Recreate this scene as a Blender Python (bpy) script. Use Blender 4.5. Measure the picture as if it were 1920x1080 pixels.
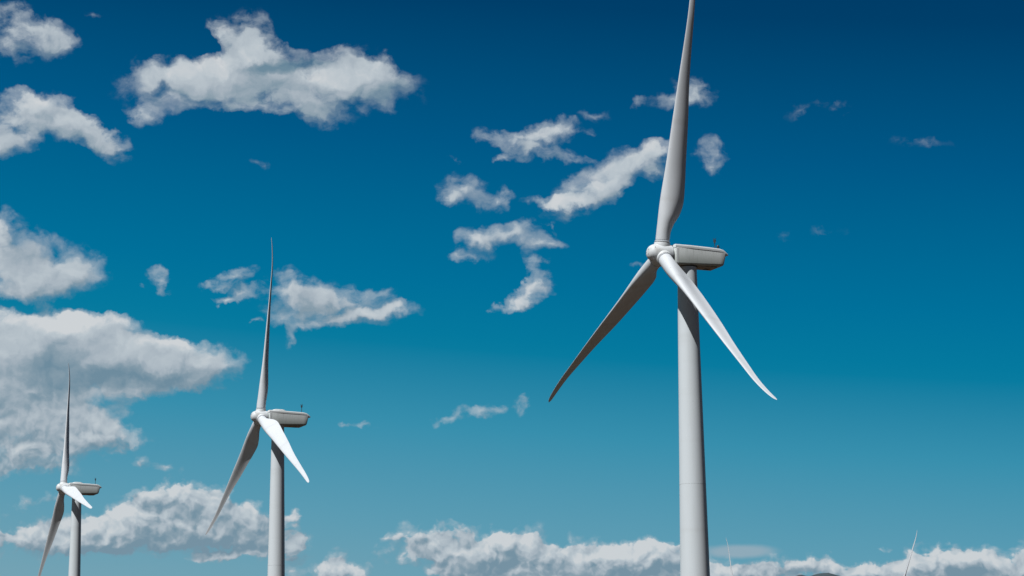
import bpy, bmesh, math, random
from mathutils import Vector, Matrix, Euler, noise

for o in list(bpy.data.objects):
    bpy.data.objects.remove(o, do_unlink=True)
C = bpy.context.scene.collection
S = bpy.context.scene
R = math.radians
EYE = 18.0                      # the photographer stands on a knoll 16 m above the plain

# ------------------------------------------------------------------ camera
cam_d = bpy.data.cameras.new('camera')
cam = bpy.data.objects.new('camera', cam_d)
C.objects.link(cam)
cam_d.sensor_width = 36.0
cam_d.lens = 72.33
cam_d.clip_start = 0.5
cam_d.clip_end = 60000.0
cam.matrix_world = (Matrix.Translation((0, 0, EYE)) @ Matrix.Rotation(R(90 + 10.938), 4, 'X')
                    @ Matrix.Rotation(R(-0.554), 4, 'Z'))
S.camera = cam

# ------------------------------------------------------------------ exposure
S.view_settings.view_transform = 'Standard'
S.view_settings.look = 'None'
S.view_settings.gamma = 1.0
S.view_settings.exposure = 0.0
S.cycles.use_denoising = True
S.cycles.max_bounces = 6

# ------------------------------------------------------------------ sun
SUN_BEARING, SUN_EL = 222.0, 56.0
sun_d = bpy.data.lights.new('sun', 'SUN')
sun_d.energy = 5.0
sun_d.angle = R(0.53)
sun_d.color = (1.0, 0.985, 0.96)
sun = bpy.data.objects.new('sun', sun_d)
C.objects.link(sun)
sdir = Vector((math.sin(R(SUN_BEARING)) * math.cos(R(SUN_EL)),
               math.cos(R(SUN_BEARING)) * math.cos(R(SUN_EL)), math.sin(R(SUN_EL))))
sun.rotation_euler = sdir.to_track_quat('Z', 'Y').to_euler()
sun.location = (0, 0, 120)

# ------------------------------------------------------------------ sky with clouds (world)
# Clouds are laid out on the heavens by bearing and elevation in degrees:
# (bearing, elevation, half width, half height, tilt, density)
CLOUD_PUFFS = [
    (-14.13,17.58,1.09,0.56,0,1.03),(-13.1,17.54,0.65,0.36,-20,0.8),(-12.58,17.34,0.37,0.27,0,0.57),
    (-12.09,18.17,0.22,0.12,0,0.31),(-14.25,15.14,1.85,0.67,0,1.1),(-12.8,15.35,1,0.45,-10,1.03),
    (-11.91,15.03,0.65,0.39,-30,0.95),(-11.34,14.62,0.55,0.3,-25,0.95),(-13.55,15.82,0.65,0.27,0,0.73),
    (-14.37,14.56,0.92,0.27,0,0.88),(-7.55,17.74,0.81,0.56,-10,1.05),(-8.39,17.81,0.41,0.21,-30,0.73),
    (-7.32,17.23,0.93,0.45,0,0.88),(-6.09,16.6,2.56,0.71,-3,1.2),(-8.07,16.77,1.4,0.5,0,0.99),
    (-9.65,16.65,1.01,0.42,0,0.95),(-10.39,16.33,0.7,0.45,0,0.69),(-10.67,15.59,0.46,0.25,0,0.95),
    (-9.78,15.7,0.77,0.36,0,0.65),(-4.49,16.92,0.96,0.56,0,1.05),(-3.76,16.71,0.53,0.5,0,0.95),
    (-5.63,15.88,1.08,0.36,-3,0.95),(-7.83,15.91,0.77,0.27,0,0.73),(-3.76,15.98,0.46,0.24,0,0.61),
    (-8.81,16.24,0.93,0.42,0,0.84),(0.27,15.13,1.08,0.25,-3,1.03),(1.43,15.32,0.71,0.25,0,1.03),
    (0.73,14.77,0.92,0.18,-3,0.88),(1.8,14.52,0.52,0.1,0,0.65),(-0.24,14.53,0.25,0.13,0,0.65),
    (2.51,15.72,0.4,0.12,0,0.27),(2.32,13.75,1.15,0.48,25,1.1),(3.55,14.41,0.92,0.42,12,1.05),
    (4.26,14.57,0.43,0.39,0,0.92),(1.09,13.36,0.53,0.15,5,0.88),(4.12,14.05,0.43,0.18,0,0.65),
    (1.85,13.32,0.76,0.18,0,0.88),(3,13.71,0.58,0.24,0,0.88),(-1.42,13.68,0.55,0.36,0,0.84),
    (-0.43,13.44,0.49,0.24,0,0.76),(-1.73,13.41,0.21,0.15,0,0.65),(-0.9,12.28,0.58,0.33,0,0.92),
    (0.01,12.42,0.88,0.28,0,0.95),(0.92,12.15,0.52,0.18,0,0.76),(-1.2,11.84,0.38,0.13,0,0.8),
    (0.66,11.53,0.23,0.45,0,0.73),(1.08,12.63,0.18,0.13,0,0.57),(0.56,10.8,0.67,0.3,30,1.03),
    (0.3,10.46,0.42,0.18,0,0.92),(-0.38,10.38,0.18,0.1,0,0.65),(5.73,14.52,0.37,0.36,0,0.88),
    (3.7,16.09,0.2,0.13,0,0.65),(5.35,16.15,0.49,0.37,0,0.76),(4.58,16.03,0.49,0.18,0,0.57),
    (8.42,15.62,0.56,0.15,0,0.25),(9.39,15.58,0.28,0.15,25,0.38),(11.56,14.63,0.71,0.13,0,0.25),
    (7.69,12.2,0.26,0.12,0,0.21),(8.91,12.27,0.4,0.13,0,0.19),(-14.19,11.61,0.94,0.77,0,1.15),
    (-12.96,11.37,1.09,0.56,0,1.15),(-13.44,10.7,1.09,0.36,0,1.03),(-12.4,11.17,0.54,0.42,0,0.92),
    (-14.22,12.4,0.27,0.39,0,0.88),(-11.58,11.19,0.3,0.3,0,0.57),(-9.82,11.09,0.27,0.19,0,0.73),
    (-9.69,10.79,0.18,0.21,0,0.69),(-10.36,10.91,0.12,0.09,0,0.5),(-7.9,11.16,0.51,0.24,15,0.88),
    (-8.41,10.9,0.36,0.12,0,0.73),(-7.7,10.68,0.51,0.16,15,0.69),(-8.21,10.51,0.27,0.09,0,0.76),
    (-6.97,10.75,0.33,0.16,0,0.65),(-6.22,10.93,0.45,0.33,0,0.92),(-5.55,10.64,0.7,0.39,0,0.8),
    (-4.8,10.62,0.63,0.36,0,0.8),(-5.95,10.38,0.91,0.39,0,0.84),(-4.07,10.24,0.88,0.3,5,0.99),
    (-3.25,10.3,0.66,0.18,5,0.88),(-4.82,10.06,0.91,0.18,10,0.8),(-3.85,10.76,0.42,0.18,0,0.57),
    (-6.28,9.58,0.23,0.27,0,0.8),(-5.84,9.87,0.33,0.16,0,0.73),(-6.54,10.1,0.6,0.19,0,0.61),
    (-7.36,9.99,0.18,0.09,0,0.57),(-13.31,9.11,2.26,1.07,0,1.5),(-11.29,8.87,2.25,0.83,0,1.4),
    (-9.69,8.71,1.58,0.62,0,1.3),(-8.49,8.87,0.87,0.3,0,1.1),(-10.47,7.91,0.87,0.33,0,0.88),
    (-12.76,9.66,1.36,0.45,0,1.03),(-14.13,8.15,1.8,0.74,0,1.2),(-8.59,8.4,0.75,0.21,0,0.57),
    (-9.41,9.34,0.51,0.27,0,0.95),(-13.67,7.16,2.02,0.71,0,1.3),(-11.66,6.73,1.32,0.3,5,1.03),
    (-13.36,6.44,1.79,0.53,0,1.03),(-11.97,7.41,1.35,0.45,0,0.92),(-11.1,7.06,0.9,0.33,0,0.73),
    (-13.63,6.01,1.19,0.3,0,0.73),(-10.74,9.9,0.45,0.18,0,0.57),(-10.32,6.08,0.37,0.21,0,0.73),
    (-9.83,6.13,0.27,0.15,0,0.54),(-10.77,6.41,0.45,0.12,0,0.54),(-9.05,6.02,0.27,0.12,0,0.5),
    (-12.96,5.04,0.72,0.22,10,0.73),(-13.47,5.37,0.45,0.16,0,0.57),(-9.25,5.19,0.98,0.5,0,1.3),
    (-10.25,4.75,1.04,0.56,15,1.2),(-8.45,4.87,1.04,0.59,0,1.2),(-11.02,4.2,1.49,0.53,0,1.2),
    (-9.37,4.06,2.23,0.56,0,1.3),(-7.28,4.49,1.04,0.48,0,1.15),(-12.57,3.99,1.56,0.42,0,1.15),
    (-13.77,4.04,0.82,0.36,0,1.1),(-7.84,3.54,0.95,0.24,5,1.1),(-6.69,4,0.83,0.53,0,1.1),
    (-7.14,5.41,0.98,0.13,0,0.5),(-6.17,4.7,0.22,0.12,0,0.8),(-6.18,3.88,0.39,0.18,0,0.65),
    (-5.22,3.21,0.98,0.42,0,1.15),(-4.56,3.12,0.57,0.27,0,1.03),(-4.14,4.12,0.13,0.09,0,0.56),
    (-2.65,4.01,1.1,0.37,5,1.05),(-1.69,4.18,0.51,0.24,0,0.88),(-2.95,3.58,0.74,0.21,0,0.8),
    (-1.99,3.79,0.74,0.27,0,0.73),(-0.36,3.88,1.04,0.42,10,1.3),(-1.25,3.42,1.26,0.42,10,1.25),
    (0.07,3.19,1.78,0.59,0,1.5),(1.85,3.56,1.04,0.45,0,1.3),(3.17,3.37,1.26,0.56,0,1.4),
    (4.05,3.58,0.83,0.36,0,1.3),(1.98,2.88,2.97,0.59,0,1.5),(0.67,3.55,0.89,0.36,0,0.88),
    (5.94,3.01,1.12,0.39,0,1.03),(7.54,3.1,1.49,0.33,0,0.84),(8.49,3.26,0.82,0.18,0,0.88),
    (6.81,2.81,1.78,0.3,0,0.8),(7.85,3.5,0.22,0.15,0,0.57),(11.6,3.4,0.6,0.42,0,1.3),(10.7,3.1,1.31,0.36,0,1.2),
    (12.48,3.15,1.07,0.39,0,1.3),(11.68,2.73,2.53,0.48,0,1.4),(9.63,2.95,0.89,0.21,0,0.88),
    (13.79,3.35,0.27,0.39,0,0.8),(10.23,3.66,0.19,0.09,0,0.54),(13.09,2.84,0.89,0.27,0,0.88),
    (-1.45,7.39,0.75,0.18,3,0.74),(-0.66,7.5,0.45,0.18,0,0.65),(-2.05,7.32,0.33,0.16,0,0.65),
    (0.15,7.57,0.19,0.21,40,0.73),(-4.14,7.1,0.22,0.09,0,0.65),(-4.63,7.06,0.21,0.07,0,0.54),
    (3.72,11.59,0.27,0.09,0,0.5),(-7.27,14.38,0.25,0.13,0,0.31),(-1.68,14.51,0.15,0.1,0,0.35),
    (-8.76,17.45,0.47,0.3,0,-0.9),(-5.95,17.91,0.97,0.3,0,-0.9),(-6.91,15.56,1.08,0.21,0,-0.6),
    (-9.97,16.3,0.22,0.15,0,-0.7),(-9.32,15.5,0.92,0.24,0,-0.6),(-4.56,15.9,0.62,0.27,0,-0.6),
    (-12.7,14.39,1.07,0.33,0,-0.8),(-11.64,15.7,0.77,0.27,-30,-0.7),(-9.37,7.49,1.35,0.5,0,-0.9),
    (-12.2,10.26,1.81,0.18,0,-0.7),(-9.43,10,1.66,0.39,0,-0.9),(-4.9,10.25,0.27,0.13,0,-0.5),
    (-5.42,9.46,0.75,0.27,0,-0.6),(0,11.35,0.55,0.39,0,-0.8),(1.14,11.22,0.3,0.3,0,-0.5),
    (3.11,15.19,0.92,0.27,0,-0.5),(3.68,13.47,0.61,0.27,0,-0.6),(-11.91,5.38,1.04,0.27,0,-0.4),
    (-10.77,5.54,0.6,0.33,0,-0.7),(-7.29,5.27,0.75,0.24,0,-0.5),(-8.56,3.31,1.19,0.12,0,-0.7),
    (-10.43,3.28,1.79,0.15,0,-0.8),(2.74,3.96,0.6,0.18,0,-0.6),(1.11,3.86,0.36,0.18,0,-0.5),
    (9.57,3.41,0.74,0.24,0,-0.8),(12.01,3.62,0.3,0.12,0,-0.4),(-13.92,10.25,0.6,0.12,0,-0.5),
]
CLOUD_SHADE = [
    (-6.1,17.12,2.53,0.28,3,-1.1),(-7.01,17.12,1.36,0.22,0,-0.5),(-5.7,15.98,1.74,0.3,0,-0.4),
    (-12.58,8.55,2.82,0.63,0,-0.75),(-9.83,8.46,1.69,0.41,0,-0.5),(-13.69,7.73,2.06,0.46,0,-0.2),
    (-13.62,11.71,1.14,0.48,0,-0.45),(-10.11,4.96,1.08,0.3,0,-0.8),(-8.64,3.83,2.6,0.41,0,-0.9),
    (-7.13,4.39,1.12,0.41,0,-0.5),(-11.29,3.66,2.23,0.26,0,-0.6),(-0.52,3.38,2.05,0.37,0,-0.9),
    (1.77,3.32,1.12,0.33,0,-0.5),(3.68,3.19,1.02,0.26,0,-0.4),(12.53,2.89,2.04,0.26,0,-0.6),
    (3.16,3.01,1.86,0.19,0,-0.3),(-5.58,10.5,1.89,0.56,0,-0.3),(7.25,3.05,1.67,0.26,0,-0.8),
    (-2.73,3.94,1.12,0.19,0,-0.3),(-0.51,4.03,1.15,0.24,0,0.9),(-1.62,3.64,0.48,0.22,0,0.9),
    (1.93,3.93,0.74,0.22,0,0.8),(3.84,3.8,0.86,0.17,0,0.8),(-9.26,5.45,1.12,0.24,0,1),
    (-8.31,5.12,0.75,0.37,0,0.6),(-10.61,4.67,0.93,0.46,0,0.5),(-12.48,9.82,1.79,0.26,0,0.6),
    (-9.41,9.45,1.04,0.22,0,0.6),(-5.48,16.72,1.74,0.22,0,0.6),(2.32,13.8,1.15,0.37,0,0.3),
    (11.58,3.59,0.6,0.22,0,0.6),(12.41,3.32,0.93,0.19,0,0.5),(-11.67,6.83,1.5,0.19,0,0.4),
    (-14.22,18.07,1.17,0.22,0,0.3),(-14.27,11.9,0.76,0.22,0,0.3),(-13.96,11.11,1.51,0.37,0,0.3),
]
CLOUD_LENS = [
    (6.18,3.56,1.16,0.22,0,1),
]



def srgb(r, g, b):
    f = lambda c: (c / 255 / 12.92) if c <= 10 else ((c / 255 + 0.055) / 1.055) ** 2.4
    return (f(r), f(g), f(b), 1.0)


class Nodes:
    def __init__(self, tree):
        self.t = tree
        self.n = tree.nodes
        self.l = tree.links

    def new(self, kind, **kw):
        nd = self.n.new(kind)
        for k, v in kw.items():
            setattr(nd, k, v)
        return nd

    def put(self, sock, v):
        if isinstance(v, bpy.types.NodeSocket):
            self.l.new(v, sock)
        elif v is not None:
            sock.default_value = v

    def math(self, op, a, b=None, c=None, clamp=False):
        nd = self.new('ShaderNodeMath', operation=op, use_clamp=clamp)
        self.put(nd.inputs[0], a)
        self.put(nd.inputs[1], b)
        self.put(nd.inputs[2], c)
        return nd.outputs[0]

    def vmath(self, op, a, b=None, scale=None):
        nd = self.new('ShaderNodeVectorMath', operation=op)
        self.put(nd.inputs[0], a)
        self.put(nd.inputs[1], b)
        if scale is not None:
            self.put(nd.inputs['Scale'], scale)
        return nd.outputs['Value'] if op in ('LENGTH', 'DOT_PRODUCT') else nd.outputs[0]

    def noise(self, vec, scale, detail=6.0, rough=0.55, dist=0.0, color=False, lac=2.0):
        nd = self.new('ShaderNodeTexNoise', noise_dimensions='3D')
        self.put(nd.inputs['Vector'], vec)
        nd.inputs['Scale'].default_value = scale
        nd.inputs['Detail'].default_value = detail
        nd.inputs['Roughness'].default_value = rough
        nd.inputs['Lacunarity'].default_value = lac
        nd.inputs['Distortion'].default_value = dist
        return nd.outputs['Color'] if color else nd.outputs['Fac']

    def smooth(self, v, a, b, lo=0.0, hi=1.0):
        nd = self.new('ShaderNodeMapRange', interpolation_type='SMOOTHSTEP')
        self.put(nd.inputs['Value'], v)
        nd.inputs['From Min'].default_value = a
        nd.inputs['From Max'].default_value = b
        nd.inputs['To Min'].default_value = lo
        nd.inputs['To Max'].default_value = hi
        return nd.outputs['Result']

    def mix(self, fac, a, b, mode='MIX'):
        nd = self.new('ShaderNodeMix', data_type='RGBA', blend_type=mode)
        self.put(nd.inputs['Factor'], fac)
        self.put(nd.inputs[6], a)
        self.put(nd.inputs[7], b)
        return nd.outputs[2]

    def ramp(self, fac, stops, interp='LINEAR'):
        nd = self.new('ShaderNodeValToRGB')
        cr = nd.color_ramp
        cr.interpolation = interp
        while len(cr.elements) < len(stops):
            cr.elements.new(0.5)
        for e, (p, c) in zip(cr.elements, stops):
            e.position = p
            e.color = c
        self.put(nd.inputs[0], fac)
        return nd.outputs[0]


def puff_group(name, puffs, grow):
    """sum of soft ellipses, each at its own bearing and elevation"""
    g = bpy.data.node_groups.new(name, 'ShaderNodeTree')
    g.interface.new_socket('Vector', in_out='INPUT', socket_type='NodeSocketVector')
    g.interface.new_socket('Value', in_out='OUTPUT', socket_type='NodeSocketFloat')
    N = Nodes(g)
    gi, go = N.new('NodeGroupInput'), N.new('NodeGroupOutput')
    acc = 0.0
    for az, el, rx, ry, an, st in puffs:
        mp = N.new('ShaderNodeMapping', vector_type='TEXTURE')
        N.put(mp.inputs['Vector'], gi.outputs[0])
        mp.inputs['Location'].default_value = (az, el, 0)
        mp.inputs['Rotation'].default_value = (0, 0, R(an))
        mp.inputs['Scale'].default_value = (rx * grow, ry * grow, 1)
        gr = N.new('ShaderNodeTexGradient', gradient_type='SPHERICAL')
        N.put(gr.inputs[0], mp.outputs[0])
        acc = N.math('MULTIPLY_ADD', gr.outputs['Fac'], st, acc)
    N.put(go.inputs[0], acc)
    return g


def build_world():
    w = bpy.data.worlds.new('World')
    S.world = w
    w.use_nodes = True
    w.cycles.sampling_method = 'MANUAL'
    w.cycles.sample_map_resolution = 256
    w.node_tree.nodes.clear()
    N = Nodes(w.node_tree)
    tc = N.new('ShaderNodeTexCoord')
    d = N.vmath('NORMALIZE', tc.outputs['Generated'])
    sep = N.new('ShaderNodeSeparateXYZ')
    N.put(sep.inputs[0], d)
    az = N.math('MULTIPLY', N.math('ARCTAN2', sep.outputs[0], sep.outputs[1]), 57.29578)
    el = N.math('MULTIPLY', N.math('ARCSINE', sep.outputs[2]), 57.29578)
    P = N.new('ShaderNodeCombineXYZ')
    N.put(P.inputs[0], az)
    N.put(P.inputs[1], el)
    P = P.outputs[0]

    # clear air, by elevation, a little paler towards the left
    elx = N.math('MULTIPLY_ADD', az, 0.085, el)
    elf = N.math('DIVIDE', N.math('ADD', elx, 2.0), 92.0, clamp=True)
    e = lambda deg: (deg + 2.0) / 92.0
    clear = N.ramp(elf, [(0.0, srgb(150, 178, 188)), (e(2.0), srgb(122, 170, 187)), (e(4.2), srgb(98, 163, 186)),
                         (e(6.9), srgb(60, 150, 180)), (e(9.2), srgb(6, 128, 165)), (e(11.0), srgb(0, 117, 160)), (e(14.9), srgb(0, 92, 140)),
                         (e(18.9), srgb(0, 64, 108)), (e(26), srgb(0, 46, 86)), (e(50), srgb(0, 38, 74)), (1.0, srgb(0, 34, 68))])
    sky = N.new('ShaderNodeTexSky', sky_type='NISHITA')
    sky.sun_disc = False
    sky.sun_elevation = R(SUN_EL)
    sky.sun_rotation = R(SUN_BEARING)
    sky.altitude = 1200
    sky.dust_density = 0.6
    sky.ozone_density = 2.0
    skyb = N.mix(1.0, sky.outputs[0], (0.0, 0.012, 0.022, 1), 'MULTIPLY')
    clear = N.mix(0.12, clear, skyb)
    # sky dimmed to the sides and behind, added to deepen shade on the turbines
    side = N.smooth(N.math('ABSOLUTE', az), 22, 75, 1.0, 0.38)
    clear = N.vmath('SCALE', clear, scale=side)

    # clouds
    warp1 = N.vmath('SUBTRACT', N.noise(P, 0.55, 3, 0.5, color=True), (0.5, 0.5, 0.5))
    warp2 = N.vmath('SUBTRACT', N.noise(P, 1.3, 10, 0.54, color=True), (0.5, 0.5, 0.5))
    wv = N.vmath('ADD', N.vmath('MULTIPLY', warp1, (0.6, 0.4, 0)), N.vmath('MULTIPLY', warp2, (1.3, 0.95, 0)))
    Pw = N.vmath('ADD', P, wv)
    puffs = puff_group('cloud_puffs', CLOUD_PUFFS, 1.55)
    shades = puff_group('cloud_shade', CLOUD_SHADE, 1.0)

    def group(gr, vec):
        nd = N.new('ShaderNodeGroup')
        nd.node_tree = gr
        N.put(nd.inputs[0], vec)
        return nd.outputs[0]
    low = N.smooth(el, 9.5, 5.0)
    def cauli(vec):
        v = N.new('ShaderNodeTexVoronoi', feature='F1')
        N.put(v.inputs['Vector'], vec)
        v.inputs['Scale'].default_value = 1.5
        v.inputs['Detail'].default_value = 2.0
        v.inputs['Roughness'].default_value = 0.55
        v.inputs['Lacunarity'].default_value = 2.2
        return v.outputs['Distance']
    Pv = N.vmath('ADD', P, N.vmath('MULTIPLY', wv, (0.45, 0.45, 0)))
    b1 = cauli(Pv)
    b2 = cauli(N.vmath('ADD', Pv, (-0.10, 0.16, 0)))
    D = group(puffs, Pw)
    D2 = group(puffs, N.vmath('ADD', Pw, (-0.22, 0.30, 0)))
    SH = group(shades, Pw)
    st = N.vmath('MULTIPLY', P, (0.8, 1.15, 1))
    fine = N.noise(N.vmath('ADD', st, N.vmath('MULTIPLY', warp2, (0.5, 0.5, 0))), 1.7, 12, 0.56)
    soft = N.noise(Pw, 1.6, 4, 0.5)
    soft2 = N.noise(N.vmath('ADD', Pw, (-0.12, 0.16, 0)), 1.6, 4, 0.5)
    big = N.noise(st, 0.9, 6, 0.55)
    soft3 = N.noise(P, 0.45, 2, 0.5)      # crisp heads here, frayed wisps there
    # a scatter of other clouds beyond the part of the sky the photograph shows
    out = N.math('MULTIPLY', N.smooth(N.math('ABSOLUTE', az), 17, 24), N.smooth(el, 32, 18))
    outn = N.smooth(N.noise(N.vmath('MULTIPLY', P, (0.09, 0.2, 1)), 1.0, 5, 0.55), 0.58, 0.78, 0, 1.0)
    D = N.math('MULTIPLY_ADD', out, outn, D)
    dens = N.math('ADD', D, N.math('MULTIPLY', N.math('SUBTRACT', fine, 0.5), N.smooth(soft3, 0.35, 0.65, 1.2, 2.7)))
    dens = N.math('ADD', dens, N.math('MULTIPLY', N.math('SUBTRACT', big, 0.5), 0.45))
    dens = N.math('MULTIPLY_ADD', N.math('MULTIPLY', N.math('SUBTRACT', 0.52, b1), low), 0.7, dens)
    dens = N.math('SUBTRACT', dens, 0.36)
    alpha = N.math('MAXIMUM', N.smooth(dens, -0.12, 0.80, 0, 0.97), N.math('MULTIPLY', N.smooth(dens, -0.04, 0.36, 0, 0.97), low))
    veil = N.smooth(N.math('MULTIPLY_ADD', N.math('SUBTRACT', fine, 0.5), 0.9, dens), -0.42, 0.45, 0, 0.5)
    alpha = N.math('MAXIMUM', alpha, veil)
    alpha = N.math('MULTIPLY', alpha, N.smooth(D, 0.02, 0.30))
    # light on the puffs: sun from the upper left behind the viewer
    relief = N.math('MULTIPLY', N.math('SUBTRACT', soft, soft2), 0.65)
    relief = N.math('MULTIPLY_ADD', N.math('MULTIPLY', N.math('SUBTRACT', b2, b1), low), 0.8, relief)
    body = N.math('MULTIPLY', N.math('SUBTRACT', D, D2), 0.40)
    lit = N.math('ADD', N.math('ADD', relief, body), 0.49)
    lit = N.math('MULTIPLY_ADD', low, -0.09, lit)
    lit = N.math('MULTIPLY_ADD', SH, 0.50, lit)
    lit = N.math('MULTIPLY_ADD', N.math('SUBTRACT', fine, 0.5), 0.32, lit)
    cl = N.ramp(lit, [(0.0, srgb(110, 139, 157)), (0.25, srgb(134, 155, 169)), (0.5, srgb(168, 180, 190)),
                      (0.75, srgb(188, 198, 205)), (1.0, srgb(208, 212, 215))])
    cl = N.mix(N.math('MULTIPLY', low, 0.10), cl, srgb(170, 190, 200))
    # a smooth lens-shaped cloud low on the right
    lens = group(puff_group('lens_cloud', CLOUD_LENS, 1.15), N.vmath('ADD', P, N.vmath('ADD', N.vmath('MULTIPLY', warp1, (0.4, 0.12, 0)), N.vmath('MULTIPLY', warp2, (0.5, 0.10, 0)))))
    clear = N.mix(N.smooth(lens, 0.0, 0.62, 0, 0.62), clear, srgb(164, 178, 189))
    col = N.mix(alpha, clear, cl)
    bg = N.new('ShaderNodeBackground')
    N.put(bg.inputs[0], col)
    bg.inputs[1].default_value = 1.0
    ow = N.new('ShaderNodeOutputWorld')
    N.put(ow.inputs[0], bg.outputs[0])


build_world()

# ------------------------------------------------------------------ materials
def principled(name, rough=0.5):
    m = bpy.data.materials.new(name)
    m.use_nodes = True
    N = Nodes(m.node_tree)
    b = m.node_tree.nodes['Principled BSDF']
    b.inputs['Roughness'].default_value = rough
    return m, N, b


def paint(name, base, dirt, amount=0.35, streak=None, rough=0.42, rings=None, specks=0.0, algae=0.0):
    """weathered gel-coat paint; streak = local axis scale of run marks, rings = bands along z"""
    m, N, b = principled(name, rough)
    tc = N.new('ShaderNodeTexCoord')
    co = tc.outputs['Object']
    n1 = N.noise(N.vmath('MULTIPLY', co, streak or (1, 1, 1)), 1.1, 4, 0.55)
    n2 = N.noise(co, 0.35, 4, 0.5)
    f = N.math('MULTIPLY', N.smooth(n1, 0.44, 0.74), N.smooth(n2, 0.25, 0.75, 0.25, 1.0))
    col = N.mix(N.math('MULTIPLY', f, amount), base, dirt)
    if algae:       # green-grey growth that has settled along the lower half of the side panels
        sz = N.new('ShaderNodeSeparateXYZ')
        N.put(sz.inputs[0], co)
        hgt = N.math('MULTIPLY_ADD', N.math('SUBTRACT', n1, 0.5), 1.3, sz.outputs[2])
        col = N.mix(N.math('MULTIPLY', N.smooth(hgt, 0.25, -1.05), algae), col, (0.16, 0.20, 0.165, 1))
    if rings:
        nr = N.noise(N.vmath('MULTIPLY', co, (0.02, 0.02, rings)), 1.0, 2, 0.5)
        col = N.mix(N.math('MULTIPLY', N.smooth(nr, 0.52, 0.68), 0.16), col, dirt)
    if specks:
        ns = N.noise(co, 2.3, 2, 0.5)
        col = N.mix(N.math('MULTIPLY', N.smooth(ns, 0.74, 0.79), specks), col, (0.10, 0.07, 0.05, 1))
    N.put(b.inputs['Base Color'], col)
    N.put(b.inputs['Roughness'], N.math('MULTIPLY_ADD', n1, 0.25, rough - 0.1))
    return m


M_TOWER = paint('tower_paint', (0.65, 0.71, 0.755, 1), (0.46, 0.48, 0.48, 1), 0.25, (1, 1, 0.12), 0.40, rings=0.5, specks=0.5)
M_BLADE = paint('blade_gelcoat', (0.605, 0.645, 0.69, 1), (0.36, 0.36, 0.34, 1), 0.2, (1, 1, 0.35), 0.6, rings=0.6, specks=0.4)
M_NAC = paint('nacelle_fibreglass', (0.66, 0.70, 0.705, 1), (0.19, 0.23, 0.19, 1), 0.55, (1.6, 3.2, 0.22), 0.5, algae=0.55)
M_ROOF = paint('nacelle_roof', (0.64, 0.675, 0.69, 1), (0.36, 0.36, 0.32, 1), 0.3, (1, 1, 1), 0.45)
M_HUB = paint('spinner_fibreglass', (0.66, 0.70, 0.73, 1), (0.24, 0.21, 0.16, 1), 0.5, (1.2, 1.2, 1.2), 0.58)
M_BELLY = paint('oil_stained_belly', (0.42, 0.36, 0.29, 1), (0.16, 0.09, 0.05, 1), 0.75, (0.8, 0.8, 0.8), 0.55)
M_DARK, N_, b_ = principled('dark_rubber_seal', 0.7)
N_.put(b_.inputs['Base Color'], N_.mix(N_.noise(None, 4, 3), (0.02, 0.022, 0.022, 1), (0.05, 0.05, 0.045, 1)))
M_MAST, N_, b_ = principled('dark_painted_metal', 0.5)
N_.put(b_.inputs['Base Color'], N_.mix(N_.noise(None, 6, 3), (0.02, 0.03, 0.04, 1), (0.05, 0.06, 0.07, 1)))
M_SEAM, N_, b_ = principled('grey_flange_paint', 0.6)
N_.put(b_.inputs['Base Color'], N_.mix(N_.noise(None, 2, 3), (0.50, 0.55, 0.57, 1), (0.56, 0.60, 0.63, 1)))


def tag(o, label=None, cat=None, group=None, kind=None):
    for k, v in (('label', label), ('category', cat), ('group', group), ('kind', kind)):
        if v:
            o[k] = v


def link(name, bm, mat, parent=None, matrix=None, smooth=True, angle=40):
    me = bpy.data.meshes.new(name)
    bmesh.ops.remove_doubles(bm, verts=bm.verts, dist=1e-5)
    bmesh.ops.recalc_face_normals(bm, faces=bm.faces)
    if smooth:
        for f in bm.faces:
            f.smooth = True
        for e in bm.edges:
            if len(e.link_faces) == 2 and e.calc_face_angle(0) > R(angle):
                e.smooth = False
    bm.to_mesh(me)
    bm.free()
    for m_ in (mat if isinstance(mat, (list, tuple)) else [mat]):
        me.materials.append(m_)
    o = bpy.data.objects.new(name, me)
    C.objects.link(o)
    if parent:
        o.parent = parent
    if matrix is not None:
        o.matrix_local = matrix
    return o


def loft(bm, rings, close_a=True, close_b=True, mat=0):
    vs = [[bm.verts.new(p) for p in r] for r in rings]
    n = len(vs[0])
    for a, b in zip(vs, vs[1:]):
        for i in range(n):
            f = bm.faces.new((a[i], a[(i + 1) % n], b[(i + 1) % n], b[i]))
            f.material_index = mat
    if close_a:
        bm.faces.new(vs[0]).material_index = mat
    if close_b:
        bm.faces.new(vs[-1]).material_index = mat
    return vs


def circle(r, t, n=48, axis='z', c=(0, 0)):
    out = []
    for i in range(n):
        a = 2 * math.pi * i / n
        x, y = c[0] + r * math.cos(a), c[1] + r * math.sin(a)
        out.append((x, y, t) if axis == 'z' else (x, t, y))
    return out


def interp(tab, x):
    """smooth (Catmull-Rom style) interpolation through a table"""
    if x <= tab[0][0]:
        return tab[0][1]
    for i in range(len(tab) - 1):
        if x <= tab[i + 1][0]:
            x0, y0 = tab[i]
            x1, y1 = tab[i + 1]
            m = lambda j: 0 if j <= 0 or j >= len(tab) - 1 else (tab[j + 1][1] - tab[j - 1][1]) / (tab[j + 1][0] - tab[j - 1][0])
            m0 = m(i) if i > 0 else 0
            m1 = m(i + 1) if i + 1 < len(tab) - 1 else (y1 - y0) / (x1 - x0)
            h = x1 - x0
            t = (x - x0) / h
            return ((2 * t**3 - 3 * t**2 + 1) * y0 + (t**3 - 2 * t**2 + t) * h * m0
                    + (-2 * t**3 + 3 * t**2) * y1 + (t**3 - t**2) * h * m1)
    return tab[-1][1]


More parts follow.
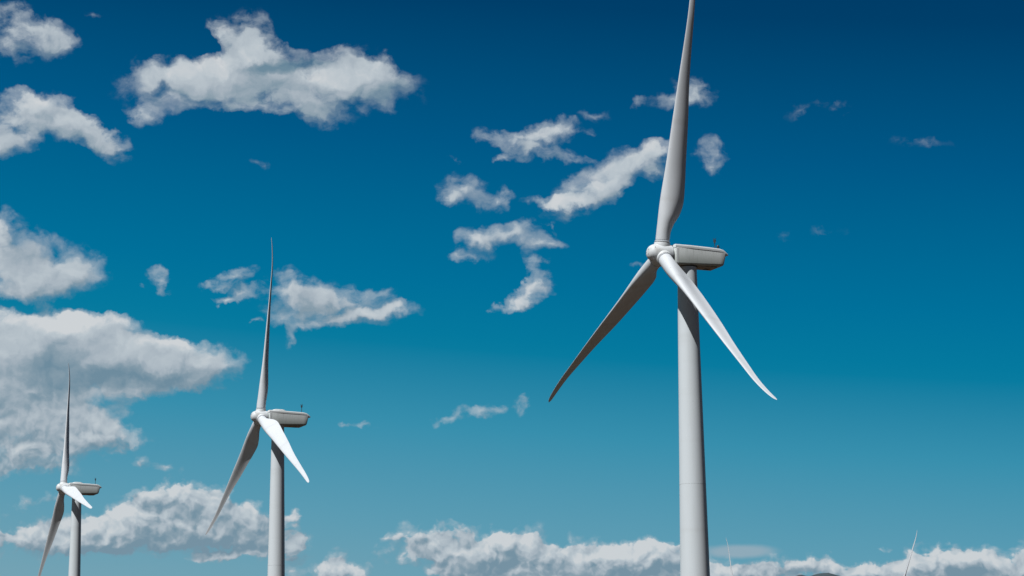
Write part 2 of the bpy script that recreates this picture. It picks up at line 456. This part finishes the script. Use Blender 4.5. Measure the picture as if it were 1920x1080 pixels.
CHORD = [(1.3, 1.47), (2.3, 1.49), (3.2, 1.78), (4.3, 2.30), (5.6, 2.55), (7.8, 2.40), (9.6, 2.20), (14.3, 1.78),
         (18.7, 1.27), (23.5, 0.86), (26.5, 0.68), (28.6, 0.56), (29.8, 0.44), (30.4, 0.30), (30.7, 0.06)]
LEAD = [(1.3, -0.735), (2.3, -0.745), (5.6, -0.74), (9.6, -0.55), (14.3, -0.40), (18.7, -0.24), (23.5, -0.04),
        (26.5, 0.05), (28.6, 0.12), (29.8, 0.19), (30.4, 0.28), (30.7, 0.42)]
THICK = [(1.3, 1.0), (2.3, 0.98), (3.2, 0.80), (4.3, 0.56), (5.6, 0.42), (7.8, 0.32), (9.6, 0.28), (14.3, 0.23),
         (18.7, 0.20), (23.5, 0.18), (30.7, 0.16)]
ROUND = [(1.3, 1.0), (2.3, 0.97), (3.2, 0.70), (4.3, 0.30), (5.6, 0.08), (7.8, 0.0), (30.7, 0.0)]
TWIST = [(1.3, 13), (5.6, 12.5), (9.6, 8.5), (14.3, 5.5), (18.7, 3), (23.5, 1.2), (30.7, 0)]


def blade_mesh():
    """+Z along the span, +Y from leading to trailing edge, -X is the pressure side"""
    bm = bmesh.new()
    rs = [1.3 + (30.7 - 1.3) * (i / 140.0) for i in range(141)]
    rs = sorted(set([round(r, 3) for r in rs] + [1.7, 29.9, 30.1, 30.3, 30.45, 30.6]))
    n = 56
    rings = []
    for r in rs:
        c, le, th, w, tw = (interp(t, r) for t in (CHORD, LEAD, THICK, ROUND, TWIST))
        w = max(0, min(1, w))
        bend = 0.008 * max(0, r - 5) - 0.58 * (max(0, r - 24.5) / 6.2) ** 2.0
        ring = []
        for i in range(n):
            a = 2 * math.pi * i / n
            x = 0.5 * (1 - math.cos(a))
            s = 1 if a < math.pi else -1
            yc = s * 0.5 * math.sqrt(max(0, 1 - (2 * x - 1) ** 2))
            # thick airfoil with aft camber on the pressure side
            yt = 5 * (0.2969 * math.sqrt(x) - 0.126 * x - 0.3516 * x * x + 0.2843 * x**3 - 0.1030 * x**4)
            cam_ = 0.16 * math.sin(math.pi * x) + 0.20 * x * x * math.sin(math.pi * x)
            ya = s * yt + cam_
            y = (w * yc + (1 - w) * ya) * th * c
            px, py = y, le + x * c
            t = -R(tw) * (1 - w)
            ring.append((px * math.cos(t) - py * math.sin(t) + bend, px * math.sin(t) + py * math.cos(t), r))
        rings.append(ring)
    loft(bm, rings)
    return bm


def rounded_section(y, z0, z1, hw, rt, rb, n=6):
    """rounded rectangle in the XZ plane at depth y; rt / rb = corner radius at top and bottom"""
    pts = []
    for cx, cz, r, a0 in ((hw - rt, z1 - rt, rt, 0), (-hw + rt, z1 - rt, rt, 90), (-hw + rb, z0 + rb, rb, 180), (hw - rb, z0 + rb, rb, 270)):
        for i in range(n + 1):
            a = R(a0 + 90 * i / n)
            pts.append((cx + r * math.cos(a), y, cz + r * math.sin(a)))
    return pts


def bar(bm, a, b, r, n=10):
    a, b = Vector(a), Vector(b)
    d = (b - a)
    q = d.to_track_quat('Z', 'Y').to_matrix()
    loft(bm, [[a + q @ Vector((r * math.cos(2 * math.pi * i / n), r * math.sin(2 * math.pi * i / n), t)) for i in range(n)] for t in (0, d.length)])


def box(bm, x0, x1, y0, y1, z0, z1):
    loft(bm, [[(x0, y0, z), (x1, y0, z), (x1, y1, z), (x0, y1, z)] for z in (z0, z1)])


def make_turbine():
    """origin on the ground below the rotor centre at x=y=0; +Y points downwind along the nacelle"""
    t = bpy.data.objects.new('wind_turbine', None)
    t.empty_display_size = 4
    C.objects.link(t)
    H, OV, TILT = 61.8, 3.0, R(4.42)
    # ---- tower
    bm = bmesh.new()
    top = H - 1.13
    hs = [0, 3, 8, 13, 19, 25, 31, 38, 44, 50, 56, top - 0.25, top]
    loft(bm, [circle(1.96 - 0.96 * (h / top), h, 72) for h in hs])
    for v in bm.verts:
        v.co.y += OV
    tw = link('tower', bm, M_TOWER, t)
    for h in (19.0, 37.9):
        bm = bmesh.new()
        rr = 1.96 - 0.96 * (h / top)
        loft(bm, [circle(rr + d_, h + dz, 72, c=(0, OV)) for d_, dz in ((-0.02, -0.022), (0.005, -0.02), (0.005, 0.02), (-0.02, 0.022))])
        link('flange_seam', bm, M_SEAM, tw)
    bm = bmesh.new()
    loft(bm, [circle(r_, h_, 48, c=(0, OV)) for r_, h_ in ((1.0, top - 0.12), (1.10, top - 0.10), (1.10, top + 0.12), (1.0, top + 0.14))])
    link('yaw_ring', bm, M_DARK, tw)
    # ---- nacelle (level, origin at the rotor centre)
    nz = Matrix.Translation((0, 0, H))
    bm = bmesh.new()
    st = [(1.08, -1.00, 0.50, 1.02, .14), (1.16, -1.10, 0.55, 1.16, .16), (1.3, -1.15, 0.56, 1.20, .18), (3.0, -1.12, 0.52, 1.20, .20), (5.0, -1.07, 0.47, 1.18, .22),
          (6.30, -1.03, 0.43, 1.16, .24), (6.78, -1.01, 0.33, 1.15, .22), (6.90, -0.94, 0.20, 1.10, .20), (6.93, -0.88, 0.16, 1.04, .18)]
    loft(bm, [rounded_section(y, z0, z1, hw, 0.03, rb) for y, z0, z1, hw, rb in st])
    for v in bm.verts:
        if v.co.y > 6.5:
            v.co.y += 0.26 * (v.co.z + 0.35)
    nac = link('nacelle', bm, M_NAC, t, nz, angle=35)
    bm = bmesh.new()        # roof shell overlapping the side panels, with the drooping rear lip
    st = [(1.06, 0.50, 0.80, 1.04), (1.14, 0.53, 0.875, 1.19), (3.0, 0.50, 0.86, 1.225), (5.0, 0.45, 0.81, 1.205),
          (6.3, 0.41, 0.755, 1.185), (6.75, 0.36, 0.67, 1.16), (7.05, 0.24, 0.50, 1.12), (7.30, 0.14, 0.30, 1.06), (7.38, 0.13, 0.19, 1.02)]
    loft(bm, [rounded_section(y, z0, z1, hw, min(0.17, (z1 - z0) * 0.6), 0.015) for y, z0, z1, hw in st])
    rf = link('roof_cover', bm, M_ROOF, nac, angle=50)
    bm = bmesh.new()
    loft(bm, [rounded_section(y, -1.16 if y > 1.1 else -1.12, 0.47, 1.215, 0.02, 0.17) for y in (1.20, 1.42)])
    link('front_frame', bm, M_ROOF, nac)
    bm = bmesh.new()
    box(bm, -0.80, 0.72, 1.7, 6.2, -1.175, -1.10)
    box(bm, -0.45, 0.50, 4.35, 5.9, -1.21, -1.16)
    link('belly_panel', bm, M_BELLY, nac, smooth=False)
    bm = bmesh.new()
    box(bm, -0.30, 0.25, 5.0, 5.55, -1.235, -1.205)
    link('crane_hatch', bm, M_DARK, nac, smooth=False)
    bm = bmesh.new()
    loft(bm, [rounded_section(y, 0.80, z1, 0.62, 0.05, 0.01) for y, z1 in ((1.5, 0.87), (1.62, 0.945), (3.0, 0.935), (3.15, 0.87))])
    link('roof_hatch', bm, M_ROOF, rf)
    bm = bmesh.new()
    pts = [(-0.72, 1.7, 0.83), (-0.72, 1.7, 0.98), (-0.72, 6.1, 0.90), (-0.72, 6.1, 0.70)]
    for a, b in zip(pts, pts[1:]):
        bar(bm, a, b, 0.028, 8)
    bar(bm, (-0.72, 3.9, 0.80), (-0.72, 3.9, 0.94), 0.022, 8)
    link('safety_rail', bm, M_MAST, rf)
    bm = bmesh.new()
    bar(bm, (0.1, 6.30, 0.70), (0.1, 6.30, 1.90), 0.042, 8)
    bar(bm, (0.1, 6.30, 1.50), (0.1, 6.30, 1.80), 0.085, 10)
    bar(bm, (0.02, 6.20, 1.62), (0.18, 6.40, 1.62), 0.03, 8)
    for q in (-1, 1):
        bar(bm, (0.1 + 0.06 * q, 6.30 + 0.09 * q, 1.60), (0.1 + 0.06 * q, 6.30 + 0.09 * q, 2.02), 0.028, 8)
    link('lightning_mast', bm, M_MAST, rf)
    bm = bmesh.new()
    bar(bm, (0.1, 6.68, 0.60), (0.1, 6.68, 1.05), 0.045, 8)
    loft(bm, [circle(r_, z_, 14, c=(0.1, 6.68)) for r_, z_ in ((0.04, 1.0), (0.14, 1.05), (0.16, 1.18), (0.12, 1.28), (0.03, 1.31))])
    bar(bm, (0.1, 6.68, 1.1), (0.1, 6.93, 1.13), 0.025, 6)
    link('wind_vane', bm, M_MAST, rf)
    # ---- rotor: tilted frame
    rot = Matrix.Translation((0, 0, H)) @ Matrix.Rotation(-TILT, 4, 'X')
    bm = bmesh.new()
    prof = [(-1.58, 0.02), (-1.575, 0.22), (-1.54, 0.38), (-1.46, 0.54), (-1.33, 0.69), (-1.15, 0.81), (-0.92, 0.92), (-0.62, 1.01),
            (-0.25, 1.10), (0.2, 1.15), (0.62, 1.15), (0.88, 1.12), (0.95, 1.04)]
    loft(bm, [circle(r_, y_, 64, 'y') for y_, r_ in prof])
    hub = link('hub', bm, M_HUB, t, rot)
    bm = bmesh.new()
    loft(bm, [circle(r_, y_, 40, 'y') for y_, r_ in ((0.9, 0.80), (1.2, 0.80))])
    link('main_bearing', bm, M_DARK, hub)
    for a, rr, yy in ((20, 0.30, -1.565), (140, 0.30, -1.565), (260, 0.30, -1.565), (50, 0.86, -1.06), (170, 0.86, -1.06), (290, 0.86, -1.06)):
        bm = bmesh.new()
        p = Vector((rr * math.sin(R(a)), yy, rr * math.cos(R(a))))
        nrm = Vector((p.x * .6, -1.0 + rr * .6, p.z * .6)).normalized()
        bar(bm, p - nrm * 0.02, p + nrm * 0.012, 0.05, 10)
        link('lifting_plug', bm, M_DARK, hub)
    first = None
    bd = blade_mesh()
    for k in range(3):
        rk = rot @ Matrix.Rotation(R(120 * k), 4, 'Y')
        if first is None:
            b = first = link('blade', bd, M_BLADE, t, rk, angle=179)
            bm = bmesh.new()
            loft(bm, [circle(r_, z_, 48) for r_, z_ in ((0.70, 0.55), (0.83, 0.60), (0.83, 1.12), (0.81, 1.17), (0.78, 1.18))])
            col = link('root_collar', bm, M_HUB, b)
            bm = bmesh.new()
            loft(bm, [circle(r_, z_, 48) for r_, z_ in ((0.70, 1.15), (0.775, 1.17), (0.775, 1.235), (0.72, 1.24))])
            seal = link('root_seal', bm, M_DARK, b)
            bm = bmesh.new()
            loft(bm, [circle(r_, z_, 48) for r_, z_ in ((0.70, 1.22), (0.80, 1.238), (0.805, 1.33), (0.738, 1.36))])
            ring = link('root_ring', bm, M_BLADE, b)
        else:
            b = first.copy()
            C.objects.link(b)
            b.parent = t
            b.matrix_local = rk
            for ch in (col, seal, ring):
                c2 = ch.copy()
                C.objects.link(c2)
                c2.parent = b
    t['_rot'] = 1
    return t, rot


def copy_tree(o, parent=None):
    c = o.copy()
    C.objects.link(c)
    c.parent = parent
    for ch in list(o.children):
        copy_tree(ch, c)
    return c


def pose(t, rot, bearing, dist, yaw, phase, pitch, hub_z):
    """stand the turbine where its rotor centre is at the given bearing, distance and height"""
    t.location = (math.sin(R(bearing)) * dist, math.cos(R(bearing)) * dist, EYE + hub_z - 61.8)
    t.rotation_euler = (0, 0, -R(yaw))
    bl = [c for c in t.children if c.name.startswith('blade')]
    for k, b in enumerate(bl):
        b.matrix_local = rot @ Matrix.Rotation(R(phase + 120 * k), 4, 'Y') @ Matrix.Rotation(R(pitch), 4, 'Z')
    for c in t.children:
        if c.name.startswith('hub'):
            c.matrix_local = rot @ Matrix.Rotation(R(phase), 4, 'Y')


proto, ROT = make_turbine()
del proto['_rot']
TURBINES = [
    # bearing, distance, yaw, rotor phase, blade pitch, hub height above the eye, label
    (4.243, 210.22, 67.18, 7.92, 3.0, 43.96, 'nearest and biggest white wind turbine, its top blade cut by the picture edge'),
    (-7.051, 334.51, 65.34, -3.39, 62.0, 43.21, 'mid-sized white wind turbine between the biggest one and the small far left one'),
    (-12.352, 461.3, 65.28, -16.08, 56.0, 43.43, 'small white wind turbine at the far left against the clouds'),
    (10.514, 1021.7, 66.0, 26.73, 84.0, 43.96, 'distant turbine at the far right, only one bright right-leaning blade in view'),
    (6.032, 1042.9, 66.0, -19.42, 76.0, 43.96, 'distant turbine beside the biggest tower, only a faint thin left-leaning blade in view'),
]
for i, (b, dist, yaw, ph, pit, hz, lab) in enumerate(TURBINES):
    t = proto if i == 0 else copy_tree(proto)
    for c in t.children:
        if c.name.startswith('nacelle'):
            k = (1.13, 1.20) if i in (1, 2) else (1.0, 1.05)    # the two on the left carry a bigger machine house
            c.matrix_local = (Matrix.Translation((0, 1.06 * (1 - k[0]), 61.8 + 0.04)) @ Matrix.Diagonal((1.06 if k[0] > 1 else 1.0, k[0], k[1], 1)))
    if i in (1, 2):     # these two carry a domed roof cowl and no wind vane
        roof = next(c for c in next(c for c in t.children if c.name.startswith('nacelle')).children if c.name.startswith('roof_cover'))
        for c in list(roof.children):
            if c.name.startswith('wind_vane'):
                bpy.data.objects.remove(c)
        bm = bmesh.new()
        loft(bm, [rounded_section(y, 0.78, z1, hw, min(.14, (z1 - .78) * .6), 0.01) for y, z1, hw in
                  ((1.75, 0.92, 0.5), (1.95, 1.04, 0.62), (2.3, 1.10, 0.70), (3.3, 1.10, 0.70), (3.6, 1.02, 0.64), (3.8, 0.90, 0.5))])
        link('roof_cowl', bm, M_ROOF, roof)
    pose(t, ROT, b, dist, yaw, ph, pit, hz)
    tag(t, lab, 'wind turbine', 'wind turbines of the wind farm')

# ------------------------------------------------------------------ ground and hills
def ground_height(x, y):
    d = math.hypot(x, y)
    knoll = (EYE - 1.65) * math.exp(-(d / 55.0) ** 2)
    roll_ = 1.2 * noise.noise(Vector((x / 180, y / 180, 3.1))) * min(1, max(0, (d - 40) / 200))
    return knoll + roll_


m, N, bs = principled('dry_steppe_ground', 0.95)
tc = N.new('ShaderNodeTexCoord')
a_ = N.noise(tc.outputs['Object'], 0.02, 8, 0.6)
b__ = N.noise(tc.outputs['Object'], 0.9, 8, 0.7)
col = N.mix(N.smooth(a_, 0.35, 0.65), (0.052, 0.028, 0.012, 1), (0.038, 0.024, 0.011, 1))
col = N.mix(N.smooth(b__, 0.52, 0.62), col, (0.018, 0.018, 0.009, 1))
N.put(bs.inputs['Base Color'], col)
bmp = N.new('ShaderNodeBump')
bmp.inputs['Strength'].default_value = 0.6
bmp.inputs['Distance'].default_value = 0.2
N.put(bmp.inputs['Height'], b__)
N.put(bs.inputs['Normal'], bmp.outputs[0])
bm = bmesh.new()
radii = [0, 4, 8, 13, 19, 26, 34, 43, 54, 68, 85, 105, 130, 160, 200, 250, 320, 420, 560, 760, 1050, 1500, 2200, 3500, 6000, 11000, 20000, 30000]
prev = None
for r in radii:
    if r == 0:
        cur = [bm.verts.new((0, 0, ground_height(0, 0)))]
    else:
        cur = [bm.verts.new((r * math.cos(2 * math.pi * i / 96), r * math.sin(2 * math.pi * i / 96),
                             ground_height(r * math.cos(2 * math.pi * i / 96), r * math.sin(2 * math.pi * i / 96)))) for i in range(96)]
    if prev:
        for i in range(96):
            if len(prev) == 1:
                bm.faces.new((prev[0], cur[i], cur[(i + 1) % 96]))
            else:
                bm.faces.new((prev[i], cur[i], cur[(i + 1) % 96], prev[(i + 1) % 96]))
    prev = cur
g = link('ground', bm, m, angle=180)
tag(g, kind='structure')

# hills: a far range whose highest summit just clears the bottom of the picture
m, N, bs = principled('scrub_hillside', 0.95)
tc = N.new('ShaderNodeTexCoord')
a_ = N.noise(tc.outputs['Object'], 0.012, 9, 0.68)
col = N.mix(N.smooth(a_, 0.38, 0.62), (0.035, 0.065, 0.078, 1), (0.085, 0.085, 0.095, 1))
N.put(bs.inputs['Base Color'], col)
bm = bmesh.new()
# bearing, elevation of the crest in degrees
CREST = [(-30, 1.4), (-24, 1.9), (-18, 1.5), (-12, 2.1), (-6, 1.7), (0, 2.0), (4, 2.2), (6.3, 2.45), (7.2, 2.74), (7.62, 2.86),
         (7.78, 2.925), (7.88, 2.93), (8.05, 2.885), (8.25, 2.93), (8.42, 2.955), (8.60, 2.955), (8.72, 2.925), (8.95, 2.87), (9.35, 2.76),
         (10.2, 2.5), (12, 2.1), (16, 1.8), (22, 2.0), (30, 1.3)]
NA, NR = 900, 26
DH = 5200.0
rows = []
for j in range(NR + 1):
    v = j / NR                       # 0 = foot towards the viewer, 0.5 = crest, 1 = foot behind
    row = []
    for i in range(NA + 1):
        az = -30 + 60.0 * i / NA
        e_ = interp(CREST, az) + 0.05 * math.exp(-((az - 8.3) / 0.8) ** 4)
        hgt = math.tan(R(e_)) * DH + EYE
        d = DH + (v - 0.5) * 3600
        s = 1 - abs(2 * v - 1)
        shp = s ** 1.25
        p = Vector((math.sin(R(az)) * d, math.cos(R(az)) * d, 0))
        rough_ = noise.fractal(p / 260.0, 0.9, 2.1, 6) * 55 * s * (1 - s) * 2.0 + noise.fractal(p / 60.0, 0.8, 2.1, 4) * 2.2 * s
        row.append(bm.verts.new((p.x, p.y, max(-6, hgt * shp + rough_ - 6))))
    rows.append(row)
for a, b in zip(rows, rows[1:]):
    for i in range(NA):
        bm.faces.new((a[i], a[i + 1], b[i + 1], b[i]))
hl = link('hills', bm, m, angle=180)
tag(hl, kind='structure')
